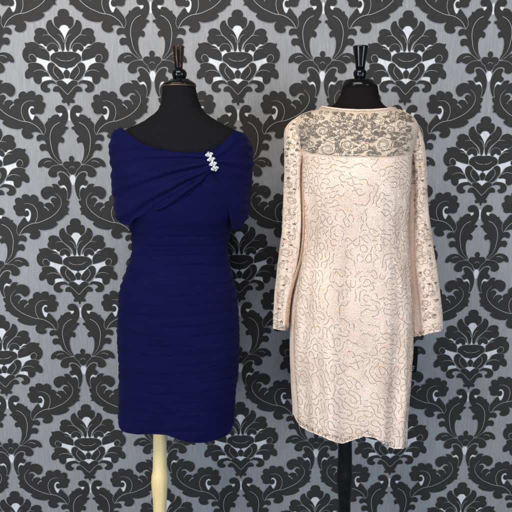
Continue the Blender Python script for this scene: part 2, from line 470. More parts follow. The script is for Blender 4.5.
lathe('finial', prof([(45.8, 174, 182.8), (46.1, 172.6, 184.2), (47.2, 172.2, 184.6), (48.4, 173, 184), (52, 173, 184), (58, 173.6, 183.4), (64, 174.5, 182.9), (68, 174.8, 182.6), (68.8, 175.2, 182.4)], D), None, m_bronze, form_l)
lathe('finial_ball', prof([(68.6, 175.5, 182.6), (69.2, 174, 184), (70.6, 172.8, 185.6), (73, 171.9, 186.8), (75.5, 172, 186.8), (78, 173, 185.6), (79.4, 174.5, 184), (80, 174, 185)], D), None, m_gloss, form_l)
lathe('pole', prof([(392, 154, 166.6), (435, 153.2, 166.5), (450, 153, 166.6), (466, 152.8, 167), (471, 152.5, 167.4), (473.5, 151.9, 167.8), (476, 151.4, 168.1), (483, 151.2, 167.9), (490, 151.8, 167.4), (498, 152.7, 166.9), (506, 153.1, 166.5), (512, 153.3, 166.4), (530, 153.4, 166.6), (560, 153.2, 167)], D), None, m_wood, form_l)

# ------------------------------------------------------------------ navy dress
ND = Vector(W(180, 435, D))
dress_n = thing('cocktail_dress', ND, 'navy blue dress with draped neckline, banded skirt and sparkling brooch', 'dress')
NECK = [(100, 127), (116, 127.5), (121, 127.3), (126, 131.5), (134, 138.5), (144, 144.5), (160, 149.3), (175, 151.8), (188, 152.8), (202, 152), (212, 149.5), (222, 143.5), (229, 136.5), (234, 131.8), (237, 130.8), (244, 133), (260, 134)]
BX, BY = 211.5, 161.0
def drape(X, Y, py, th):
    """folds fanning out from the brooch, sagging toward the arm"""
    if sin(th) < 0: return .0015*nz(X*.2, py*.12)
    dx, dy = X-BX, Y-BY
    if dx < 0:
        sag = .0022*dx*dx*(.65) - .10*abs(dx)
        r = abs(dx)+6
        t = (dy - 0.0016*dx*dx)/(r+14)*1.9
        amp = .0060*min(1, r/22)*(1-.35*min(1, r/110))
        v = sin(t*11.5+.5*nz(X*.03, Y*.05, 2.)) + .7*sin(t*26+1.7+1.2*nz(X*.04, Y*.06))
        side = max(0, (135-X)/24)
        v2 = sin(Y*.62+2.5*nz(X*.1, Y*.04))*side*.5
        return amp*v*.62*(1-.4*side)+.0022*v2
    r = math.hypot(dx, dy)+2
    a = math.atan2(dy, dx)
    amp = .0046*min(1, r/16)
    v = sin(a*8+1.0+1.5*nz(X*.05, Y*.04, 4.)) + .5*sin(a*15+.7)
    side = max(0, (X-236)/14)
    return amp*v*.6*(1-.3*side)+.0018*side*sin(Y*.7+2*nz(Y*.06, X*.1))
orow = [(127, 121, 236, .086, .08), (130, 115.5, 240, .09, .083), (136, 111.6, 246, .097, .088), (144, 110.6, 251, .106, .092), (152, 110.6, 252.6, .112, .094), (165, 111.6, 252.4, .122, .096),
        (182, 113, 251.6, .127, .097), (196, 114.2, 250, .129, .096), (210, 115.6, 248.4, .127, .094), (220, 117.2, 247, .124, .09), (236, 121, 243, .118, .085)]
OV = Loft(orow, D, 2.25, drape, .0012)
NT = 300
LOW = [(105, 221), (111, 213), (115, 217.5), (119, 221.5), (124, 224.5), (129, 225.5), (134, 219), (146, 213.5), (160, 209), (175, 203), (190, 193), (201, 181.5), (207, 173.5), (211.5, 171), (216, 175), (222, 187), (227, 203), (230, 216), (232, 226), (235, 231), (239, 228.5), (244, 222.5), (248, 218.5), (253, 214), (260, 214)]
tops, bots = [], []
for k in range(NT):
    th = 2*pi*k/NT
    if sin(th) >= -.02:
        tops.append(level_for(OV, th, 215, 120, lambda x, y: y < lin(NECK, x)))
        bots.append(level_for(OV, th, 150, 245, lambda x, y: y > lin(LOW, x)))
    else:
        tops.append(None); bots.append(None)
def fill(a, dip=0):
    i = [k for k in range(len(a)) if a[k] is not None]; p, q = a[max(i)], a[min(i)]; n = len(a); g = n-(max(i)-min(i)+1)
    for k in range(n):
        if a[k] is None:
            j = (k-max(i)) if k > max(i) else (k+n-max(i))
            t = j/(g+1); a[k] = p+(q-p)*t+dip*sin(pi*t)
    return a
tops = fill([t for t in tops[:NT]], 5); bots = fill(bots, -4)
# soften the joins between front and back levels
def soften(a, n=2):
    for _ in range(n): a = [(a[i-1]+2*a[i]+a[(i+1) % len(a)])/4 for i in range(len(a))]
    return a
loft_mesh('draped_bodice', OV, soften(tops), soften(bots), NT, 110, (m_navy,), dress_n, thick=.002)

PER = 9.2
def bands(X, Y, py, th):
    """overlapping bandage tiers"""
    w = .75*nz(cos(th)*1.6+5, py*.03, sin(th)*1.6) + .28*nz(cos(th)*6, py*.08, sin(th)*5)
    s = (py+w*2.2-232)/PER; f = s-math.floor(s)
    prof_ = (1-(2*f-1)**4)*(.55+.45*f)
    k = 1 if py > 228 else max(0, (py-215)/13)
    fine = nz(cos(th)*7, py*.22, sin(th)*7)*.0007 + nz(cos(th)*3+9, py*.45, sin(th)*3)*.0008
    side = abs(cos(th))**6
    return (.0019+.0028*side)*prof_*k + fine*k + .002*nz(cos(th)*2, py*.02, sin(th)*2) + .0016*k*side*nz(py*.5, math.floor(s)*3.1)
srow = [(158, 113.5, 250, .115, .09), (182, 115.5, 249.2, .1245, .09), (200, 117.5, 247, .127, .09), (212, 122, 241.5, .125, .088), (221, 129, 234, .118, .087), (229, 132, 230.8, .109, .086), (240, 133.2, 227.8, .100, .084), (250, 133, 227.2, .095, .084), (258, 131.3, 228, .097, .086), (270, 127.2, 230.2, .102, .09),
        (281, 123.2, 233, .106, .094), (291, 121, 235.2, .11, .097), (303, 120, 236.6, .112, .1), (316, 119.6, 237.8, .114, .102), (334, 119, 238.6, .115, .104), (360, 120.2, 238, .114, .106), (385, 120.4, 235.4, .112, .106),
        (405, 120.6, 233.8, .11, .105), (422, 119.8, 232.8, .109, .104), (450, 120.5, 232.5, .108, .104)]
SK = Loft(srow, D, 2.25, bands)
HEM = [(112, 418), (118.0, 422), (119, 427), (121.5, 430.6), (126, 432.8), (137, 434.6), (154, 434.2), (166, 435), (178, 439.3), (190, 442.6), (200, 443.2), (208, 442.2), (218, 439.3), (226, 436), (231, 430.5), (233.5, 424), (236, 416), (245, 412)]
bots = []
for k in range(NT):
    th = 2*pi*k/NT
    if sin(th) >= 0: bots.append(level_for(SK, th, 380, 452, lambda x, y: y > lin(HEM, x), 80))
    else: bots.append(None)
i0 = [k for k in range(NT) if bots[k] is not None]
bl, br = bots[max(i0)], bots[0]
for k in range(NT):
    if bots[k] is None:
        t = (k-max(i0))/(NT-max(i0)); bots[k] = bl+(br-bl)*t-2*sin(pi*t)
loft_mesh('banded_skirt', SK, [162]*NT, soften(bots, 1), NT, 420, (m_navy,), dress_n, thick=.003)

# brooch
def gem_mesh(c, r, axis_n):
    """faceted round stone"""
    n = axis_n.normalized(); u = n.orthogonal().normalized(); v = n.cross(u)
    vs, fs = [], []
    rings = [(.55, .55), (1.0, .15), (.9, -.15)]
    for rr, h in rings:
        for k in range(8):
            a = 2*pi*k/8+(pi/8 if rr == 1.0 else 0); vs.append(c+(u*cos(a)+v*sin(a))*r*rr+n*h*r)
    for i in range(2):
        for k in range(8):
            k2 = (k+1) % 8
            fs.append((i*8+k, (i+1)*8+k, (i+1)*8+k2)); fs.append((i*8+k, (i+1)*8+k2, i*8+k2))
    fs.append(tuple(range(8))); fs.append(tuple(16+k for k in range(8))[::-1])
    return vs, fs
bc = [(208.8, 154.6), (210.7, 159.3), (212.5, 163.9), (214.2, 168.4)]
nrm = Vector((.05, -1, .12)).normalized()
bv, bf_, g0 = [], [], 0
spots = []
for i, (x, y) in enumerate(bc):
    for dx, dy, r in ((0, 0, 1.2), (-2.7, .7, 1.05), (2.7, -.8, 1.05), (-.8, -1.9, .9), (.9, 1.9, .9), (-1.7,-.8,.75), (1.7,.8,.75), (-1.4,1.5,.6), (1.5,-1.6,.6)):
        spots.append((x+dx, y+dy, r))
pxm = .0026
# setting: small pads joined by a bar following the cloth
for (x, y, r) in spots:
    c = OV.at(x, y, .004); rr = (r+.45)*pxm*.95
    u = nrm.orthogonal().normalized(); v = nrm.cross(u); b0 = len(bv)
    for h in (-.003, .0018):
        for k in range(10):
            a = 2*pi*k/10; bv.append(c+(u*cos(a)+v*sin(a))*rr+nrm*h)
    bf_.append(tuple(b0+10+k for k in range(10)))
    for k in range(10): bf_.append((b0+k, b0+(k+1) % 10, b0+10+(k+1) % 10, b0+10+k))
br_ = mesh('brooch', bv, bf_, (m_silver,), dress_n, False)
for (x, y, r) in spots:
    c = OV.at(x, y, .0066)
    vs, fs = gem_mesh(c - ND, r*pxm*1.12, nrm + Vector((random.uniform(-.3, .3), 0, random.uniform(-.2, .4))))
    me = bpy.data.meshes.new('crystal'); me.from_pydata(vs, [], fs)
    bm = bmesh.new(); bm.from_mesh(me); bmesh.ops.recalc_face_normals(bm, faces=bm.faces); bm.to_mesh(me); bm.free()
    link('crystal', me, br_, (m_crystal,))

# ------------------------------------------------------------------ right dress form
RF = Vector(W(344, 560, D))
form_r = thing('dress_form', RF, 'dress form with black finial and black pole, standing inside the beige lace dress', 'dress form', 'dress forms displaying dresses')
rows = [(86.3, 343, 377, .046, .046), (92, 341.5, 378, .048, .048), (99, 338.5, 379.2, .05, .052), (104, 334.5, 381.8, .056, .056), (108, 328, 387, .064, .064), (112, 318, 396, .072, .07), (118, 310, 404, .082, .078),
        (130, 305, 407, .09, .082), (150, 306, 405, .104, .085), (180, 308, 402, .108, .085), (240, 312, 396, .09, .078), (300, 300, 402, .1, .09), (400, 302, 398, .1, .095)]
R1 = Loft(rows, D, 2.15)
loft_mesh('torso', R1, [86.3]*72, [400]*72, 72, 90, (m_jersey2,), form_r, thick=0, cap_top=True, cap_bot=True)
lathe('neck_cap', prof([(79.6, 347, 370.5), (80.0, 345.2, 372.6), (81.2, 344, 374), (84, 342.8, 376), (86.2, 342.2, 377.2), (87.4, 342.6, 377.2)], D), None, m_gloss, form_r)
lathe('finial', prof([(46.0, 353.6, 367.8), (46.3, 353, 368.4), (47.4, 353, 368.4), (52, 353.6, 367.6), (60, 354.8, 366), (66, 355.6, 365), (69.6, 356, 364.6)], D), None, m_gloss, form_r)
lathe('finial_ball', prof([(69.4, 356, 364.6), (70.2, 354.6, 365.6), (72, 353.5, 366.6), (75, 353.4, 366.6), (77.4, 354.4, 365.8), (79.8, 355, 365)], D), None, m_gloss, form_r)
lathe('pole', prof([(392, 340, 352), (443.7, 338.2, 351.8), (455, 338, 352), (467.5, 337.5, 352), (471, 337.2, 352.3), (473.5, 336.7, 352.6), (479, 336.5, 352.5), (484.5, 336.8, 352), (492, 337.6, 351.2), (498, 338.2, 350.6), (512, 338, 350.4), (560, 337.4, 351)], D), None, m_satinblack, form_r)

# ------------------------------------------------------------------ beige lace dress
LD = Vector(W(350, 445, D))
dress_b = thing('lace_dress', LD, 'beige long sleeved lace dress with floral yoke and sequins on the black pole form', 'dress')
def bfold(X, Y, py, th):
    k = min(1, max(0, (py-190)/200)); k0 = min(1, max(0, (py-150)/60))
    f = sin(th)
    a = th
    v = cos(a*9+.8+.6*nz(py*.01, 3.3)) * .55 + .45*cos(a*5.0+2.2) + .35*cos(a*16+nz(py*.012, 1.)*2)
    small = nz(cos(th)*5, py*.03, sin(th)*5)
    return .0105*k*v*k + .0030*k0*(1-k)*cos(a*7+1.2+.01*py) + .0022*k0*small + .0012*nz(cos(th)*12, py*.02, 7.)*k0
brow = [(104, 324, 390, .056, .056), (107.5, 320.5, 393, .068, .066), (111, 313, 399.5, .076, .074), (115, 302, 409, .086, .08), (120, 296, 414, .095, .084), (128, 293.5, 417, .102, .087), (138, 296, 415, .108, .09), (155, 300.5, 410.5, .116, .092),
        (180, 301.5, 409, .12, .092), (211, 303.5, 406.5, .112, .09), (240, 303, 406.3, .104, .088), (264, 299.6, 408, .104, .09), (280, 296.5, 409.4, .107, .093), (305, 292.2, 411.4, .112, .098), (340, 291, 412.4, .116, .102),
        (382, 292.8, 409.6, .118, .105), (414, 294.4, 406.8, .118, .107), (460, 295.5, 405.5, .118, .108)]
BD = Loft(brow, D, 2.3, bfold)
HEMB = [(280, 402), (290, 408), (293.5, 414), (296, 420), (300, 426.3), (308, 431), (320.6, 436), (333, 441.6), (342.5, 443.9), (352, 440.4), (363, 436.8), (374, 437.4), (381, 441.8), (386, 446.4), (395.6, 448.9), (402, 448.8), (406, 448), (420, 446)]
NECKB = [(310, 106), (321, 106.2), (329, 107.6), (343, 109.3), (357.5, 110), (372, 109.8), (386, 108.7), (392, 107.8), (402, 107.5)]
SEAM = [(290, 149), (303, 151), (314, 154), (326, 155.8), (340, 157), (360, 157.2), (376, 157.6), (392, 157), (408, 155), (420, 153)]
NT = 280
tb, ts, bb_ = [], [], []
for k in range(NT):
    th = 2*pi*k/NT
    if sin(th) >= 0:
        tb.append(level_for(BD, th, 150, 104, lambda x, y: y < lin(NECKB, x)))
        ts.append(level_for(BD, th, 120, 190, lambda x, y: y > lin(SEAM, x)))
        bb_.append(level_for(BD, th, 385, 462, lambda x, y: y > lin(HEMB, x), 80))
    else:
        tb.append(None); ts.append(None); bb_.append(None)
tb = fill(tb, -.5); ts = fill(ts); bb_ = soften(fill(bb_, -2), 1); bb_ = [b+.5*nz(k*.35)+.35*nz(k*.9, 3.) for k, b in enumerate(bb_)]

def seg_ribbons(path, surf, w, mat_i, ev, ef, em, lift=.0009, bulge=.0005):
    """cord laid on a surface: path of (X, Y) photo-plane points resolved on the cloth by surf -> (p, n)"""
    pts = [surf(x, y) for x, y in path]; n = len(pts)
    if n < 2: return
    b0 = len(ev)
    for k in range(n):
        p, nn = pts[k]
        t = (pts[min(k+1, n-1)][0]-pts[max(k-1, 0)][0])
        if t.length < 1e-9: t = Vector((1, 0, 0))
        s = t.normalized().cross(nn).normalized()
        ev.append(p+s*w+nn*.0001); ev.append(p+nn*(lift+bulge)); ev.append(p-s*w+nn*.0001)
    for k in range(n-1):
        a = b0+3*k
        ef.append((a, a+1, a+4, a+3)); em.append(mat_i); ef.append((a+1, a+2, a+5, a+4)); em.append(mat_i)

# cord swirls: level lines of a band-limited random field, walked on (angle, level) of the cloth
class Field:
    def __init__(s, wl, n=46, ani=1.0, seed=1):
        r = random.Random(seed); s.w = []
        for i in range(n):
            a = r.uniform(0, pi); k = 2*pi/(wl*r.uniform(.96, 1.05))
            s.w.append((k*cos(a), k*sin(a)*ani, r.uniform(0, 2*pi)))
    def __call__(s, x, y):
        return sum(cos(a*x+b*y+p) for a, b, p in s.w)/len(s.w)**.5
def contour_segments(field, x0, x1, y0, y1, step, level=0.):
    nx, ny = int((x1-x0)/step), int((y1-y0)/step)
    g = [[field(x0+i*step, y0+j*step)-level for i in range(nx+1)] for j in range(ny+1)]
    segs = []
    for j in range(ny):
        for i in range(nx):
            q = [g[j][i], g[j][i+1], g[j+1][i+1], g[j+1][i]]
            cs = [(i, j), (i+1, j), (i+1, j+1), (i, j+1)]; pts = []
            for e in range(4):
                a, b = q[e], q[(e+1) % 4]
                if (a > 0) != (b > 0):
                    t = a/(a-b); p, r = cs[e], cs[(e+1) % 4]
                    pts.append((p[0]+(r[0]-p[0])*t, p[1]+(r[1]-p[1])*t, (i, j, e)))
            if len(pts) == 2: segs.append((pts[0], pts[1]))
            elif len(pts) == 4: segs.append((pts[0], pts[1])); segs.append((pts[2], pts[3]))
    # chain
    def key(p): return (round(p[0], 4), round(p[1], 4))
    adj = {}
    for n, (a, b) in enumerate(segs):
        adj.setdefault(key(a), []).append((n, b)); adj.setdefault(key(b), []).append((n, a))
    used = set(); chains = []
    for n, (a, b) in enumerate(segs):
        if n in used: continue
        used.add(n); ch = [a[:2], b[:2]]
        for end in (1, 0):
            while True:
                tip = ch[-1] if end else ch[0]
                nx_ = [(m, p) for m, p in adj.get(key(tip), []) if m not in used]
                if not nx_: break
                m, p = nx_[0]; used.add(m)
                if end: ch.append(p[:2])
                else: ch.insert(0, p[:2])
        chains.append([(x0+x*step, y0+y*step) for x, y in ch])
    return chains
def resample(ch, d):
    out = [ch[0]]; acc = 0
    for a, b in zip(ch, ch[1:]):
        L = math.hypot(b[0]-a[0], b[1]-a[1]); acc += L
        if acc >= d: out.append(b); acc = 0
    if out[-1] != ch[-1]: out.append(ch[-1])
    return out

def th_of(s, half, n):
    u = max(-1.2, min(1.2, s/(half*1.28)))
    if abs(u) >= 1: return pi/2-u*pi/2
    c = sin(u*pi/2); return math.acos(abs(c)**(n/2)*(1 if c > 0 else -1))
def surf_of(loft, xlim=None):
    """quick map from unrolled (s, py) coordinates to the cloth; s in photo px along the girth from the front centre"""
    def f(s, py):
        xl, xr, bf, bb = interp(loft.rows, py)
        half = (xr-xl)/2
        # girth of the front half is about 1.3 half widths per side
        th = th_of(s, half, loft.n)
        p = loft.pt(py, th); 
        p1 = loft.pt(py, th+.02); p2 = loft.pt(py+.6, th)
        n = (p1-p).cross(p2-p)
        if n.length < 1e-12: n = loft.raw(py, th)[1]
        n.normalize()
        if n.dot(loft.raw(py, th)[1]) < 0: n = -n
        return p, n
    return f
sb = surf_of(BD)
ev, ef, em = [], [], []
fld = Field(6.6, 80, .74, 9)
rr = random.Random(3)
for lev, w in ((0.0, .00067),):
    for ch in contour_segments(fld, -84, 84, 156, 452, .42, lev):
        ch = resample(ch, .8)
        if len(ch) < 4: continue
        # break long cords into pieces, some left out, sparser in the sequinned centre
        k = 0
        while k < len(ch)-3:
            L = rr.randint(9, 34); piece = ch[k:k+L]; k += L+rr.randint(1, 3)
            mx, my = piece[len(piece)//2]
            centre = math.exp(-((mx+2)/22)**2)*(1 if my < 330 else max(.0, 1-(my-330)/90))
            if rr.random() < .04+.34*centre: continue
            good = []
            for x, y in piece:
                xl, xr, _, _ = interp(BD.rows, y); half = (xr-xl)/2
                if abs(x) > half*1.16: 
                    if len(good) > 2: seg_ribbons(good, sb, w, 1, ev, ef, em, .0004, .0003)
                    good = []; continue
                th = th_of(x, half, BD.n); kk = int(round(th/(2*pi)*NT)) % NT
                if not (ts[kk]+1 < y < bb_[kk]-1.5):
                    if len(good) > 2: seg_ribbons(good, sb, w, 1, ev, ef, em, .0004, .0003)
                    good = []; continue
                good.append((x, y))
            if len(good) > 2: seg_ribbons(good, sb, w, 1, ev, ef, em, .0004, .0003)
def disc(p, n, r, mat_i, tilt=.35, rnd=rr, seg=6):
    m = (n+Vector((rnd.uniform(-tilt, tilt), rnd.uniform(-tilt, tilt), rnd.uniform(-tilt, tilt)))).normalized()
    u = m.orthogonal().normalized(); v = m.cross(u); b0 = len(ev)
    for k in range(seg):
        a = 2*pi*k/seg; ev.append(p+n*.0012+(u*cos(a)+v*sin(a))*r)
    ef.append(tuple(range(b0, b0+seg))); em.append(mat_i)
for _ in range(12000):
    y = rr.uniform(158, 446); x = rr.gauss(0, 26) if rr.random() < .65 else rr.uniform(-66, 66)
    xl, xr, _, _ = interp(BD.rows, y); half = (xr-xl)/2
    if abs(x) > half*1.22: continue
    th = th_of(x, half, BD.n); kk = int(round(th/(2*pi)*NT)) % NT
    if not (ts[kk]+1 < y < bb_[kk]-1): continue
    if y > 330 and rr.random() < (y-330)/140: continue
    if rr.random() < .25: continue
    p, n = sb(x, y); disc(p, n, rr.uniform(.0008, .0016), 2 if rr.random() < .2 else 3, .35)
# hem scallops and broken dark edging of the lace
for k in range(0, NT//2):
    pass
for _ in range(150):
    k = rr.randint(4, NT//2-4); y = bb_[k]-rr.uniform(1, 5.5); th = 2*pi*k/NT
    xl, xr, _, _ = interp(BD.rows, y); half = (xr-xl)/2; s = (pi/2-th)/(pi/2)*half*1.28
    a0 = rr.uniform(0, 6.28); r0 = rr.uniform(.6, 1.8)
    path = [(s+r0*cos(a0+t*.7), min(y+r0*.8*sin(a0+t*.7), bb_[k]-.6)) for t in range(rr.randint(3, 6))]
    seg_ribbons(path, sb, .0006, 4, ev, ef, em, .0004, .0003)
loft_mesh('dress_body', BD, [t-.5 for t in ts], bb_, NT, 170, (m_lace, m_cord, m_sequin, m_sequin2, m_cord2), dress_b, thick=.002, extra=(ev, ef, em))

# --- yoke: opaque flowers outlined with dark cord on a fine net
def flower_set(surf, flowers, leaves, nets, ev, ef, em, w=.00055, cm=1, nm=2, rnd=random.Random(11)):
    def S(x, y): return surf(x, y)
    for (x, y, r) in nets:
        # ragged net patch
        a0 = rnd.uniform(0, 6); n = 12; b0 = len(ev)
        p, nn = S(x, y); ev.append(p+nn*.0006)
        for k in range(n):
            a = 2*pi*k/n; q = r*(.65+.5*abs(sin(a*1.5+a0))+rnd.uniform(-.12, .12))
            p, nn = S(x+q*1.25*cos(a), y+q*.8*sin(a)); ev.append(p+nn*.0006)
        for k in range(n): ef.append((b0, b0+1+k, b0+1+(k+1) % n)); em.append(nm)
    for (x, y, r) in flowers:
        ph = rnd.uniform(0, 6.28); np_ = rnd.choice((5, 6))
        asp = rnd.uniform(.75, 1.05); tl = rnd.uniform(-.5, .5)
        for ring, (rf, amp) in enumerate(((1.0, .22), (.78, .12), (.56, .08), (.34, .06)) if r > 6.4 else ((1.0, .26), (.68, .16), (.40, .12)) if r > 4 else ((1.0, .28), (.5, .15))):
            R = r*rf; a0 = ph+ring*2.1; span = 2*pi*rnd.uniform(.62, 1.0)
            path = []
            NP = int(18+R*4)
            for k in range(NP+1):
                a = a0+span*k/NP
                q = R*(1+amp*abs(sin((np_-ring)*.5*(a+ring)))-amp*.6)*(1-.22*k/NP)*(1+(asp-1)*cos(a+tl)**2)
                path.append((x+q*cos(a)*1.12, y+q*sin(a)*.9))
            seg_ribbons(path, S, w*(1.25 if ring == 0 else .9), cm, ev, ef, em, .0007, .0004)
    for (x, y, a, L, wd) in leaves:
        for s in (1, -1):
            path = [(x+L*t*cos(a)-s*wd*sin(pi*t)**.8*sin(a), y+L*t*sin(a)+s*wd*sin(pi*t)**.8*cos(a)) for t in [i/9 for i in range(10)]]
            seg_ribbons(path, S, w, cm, ev, ef, em, .0007, .0004)
        path = [(x+L*t*cos(a), y+L*t*sin(a)) for t in (0, .25, .5, .75)]
        seg_ribbons(path, S, w*.7, cm, ev, ef, em, .0007, .0004)
def yoke_surf(X, Y):
    py, th = BD.hit(X, Y); p = BD.pt(py, th, .0008)
    p1 = BD.pt(py, th+.02); p2 = BD.pt(py+.6, th); n = (p1-BD.pt(py, th)).cross(p2-BD.pt(py, th))
    n = n.normalized() if n.length > 1e-12 else Vector((0, -1, 0))
    if n.y > 0: n = -n
    return p, n
ev, ef, em = [], [], []
flowers = [(328, 149, 8.5), (323, 131, 6.5), (384, 144.5, 8.8), (347, 145, 7), (378.5, 121, 6), (350, 123.5, 4.5), (367, 132.5, 6), (401, 124.5, 5.5), (334, 118.5, 5), (364, 147, 5), (312, 122, 4.5), (401, 150, 4), (341, 132.5, 4.5), (390, 130, 4.5), (362, 117, 4), (311, 144, 5), (392,116,3.5), (302, 134, 4.2), (409, 137, 4), (305, 147, 3)]
def free(x, y, pad, fl): return all(math.hypot((x-a)/1.1, (y-b)) > r+pad for a, b, r in fl)
nets, leaves = [], []
rnd = random.Random(21)
for _ in range(900):
    x, y = rnd.uniform(300, 411), rnd.uniform(113, 154)
    if not (lin(NECKB, x)+4 < y < lin(SEAM, x)-2.5): continue
    if free(x, y, .2, flowers) and all(math.hypot(x-a, y-b) > 3.4 for a, b, r in nets):
        if rnd.random() < .18+.5*((y-110)/45)**1.5: nets.append((x, y, rnd.uniform(1.3, 2.5)))
# dark net crescents hugging the big roses, as in the lace
for (fx, fy, fr) in flowers[:7]:
    for a in (2.6, 3.5, 4.4, 5.6, .2):
        x, y = fx+fr*1.28*cos(a), fy+fr*1.1*sin(a)
        if lin(NECKB, x)+3 < y < lin(SEAM, x)-2 and free(x, y, -.6, [f for f in flowers if f[:2] != (fx, fy)]): nets.append((x, y, rnd.uniform(1.3, 2.2)))
for _ in range(1500):
    x, y = rnd.uniform(299, 412), rnd.uniform(111, 154)
    if not (lin(NECKB, x)+2.5 < y < lin(SEAM, x)-2): continue
    a = rnd.uniform(0, 6.28); L = rnd.uniform(4, 8)
    xe, ye = x+L*cos(a), y+L*sin(a)
    if not (298 < xe < 413 and lin(NECKB, xe)+2 < ye < lin(SEAM, xe)-1): continue
    if free(x, y, .3, flowers) and free(xe, ye, 0, flowers) and all(math.hypot(x-l[0], y-l[1]) > 4.5 for l in leaves):
        leaves.append((x, y, a, L, L*.28))
flower_set(yoke_surf, flowers, leaves, nets, ev, ef, em, .00060, 1, 2, rnd)
# scalloped trims at neck and seam
path = [(x, lin(NECKB, x)+1.6+.35*sin(x*1.6)) for x in [322+i*.8 for i in range(86)]]
seg_ribbons(path, yoke_surf, .0004, 3, ev, ef, em, .0007, .0004)
path = [(x, lin(SEAM, x)-1.0-.5*abs(sin(x*.45))) for x in [305+i*.8 for i in range(126)]]
seg_ribbons(path, yoke_surf, .00045, 1, ev, ef, em, .0007, .0004)
YK = Loft(brow, D, 2.3, bfold, .0008)
loft_mesh('lace_yoke', YK, tb, ts, NT, 40, (m_yoke, m_cord2, m_net, m_cord), dress_b, thick=.0016, extra=(ev, ef, em))
# rolled edge of the neckline
ring = [YK.pt(tb[k], 2*pi*k/NT) for k in range(NT)]
vs, fs = [], []
for k in range(NT):
    t = (ring[(k+1) % NT]-ring[k-1]).normalized(); up = Vector((0, 0, 1)); s = t.cross(up).normalized(); u = s.cross(t)
    for j in range(8):
        a = 2*pi*j/8; vs.append(ring[k]+(s*cos(a)+u*sin(a))*.0019)
for k in range(NT):
    for j in range(8):
        fs.append((k*8+j, k*8+(j+1) % 8, ((k+1) % NT)*8+(j+1) % 8, ((k+1) % NT)*8+j))
mesh('neckline_binding', vs, fs, (m_lace,), dress_b)

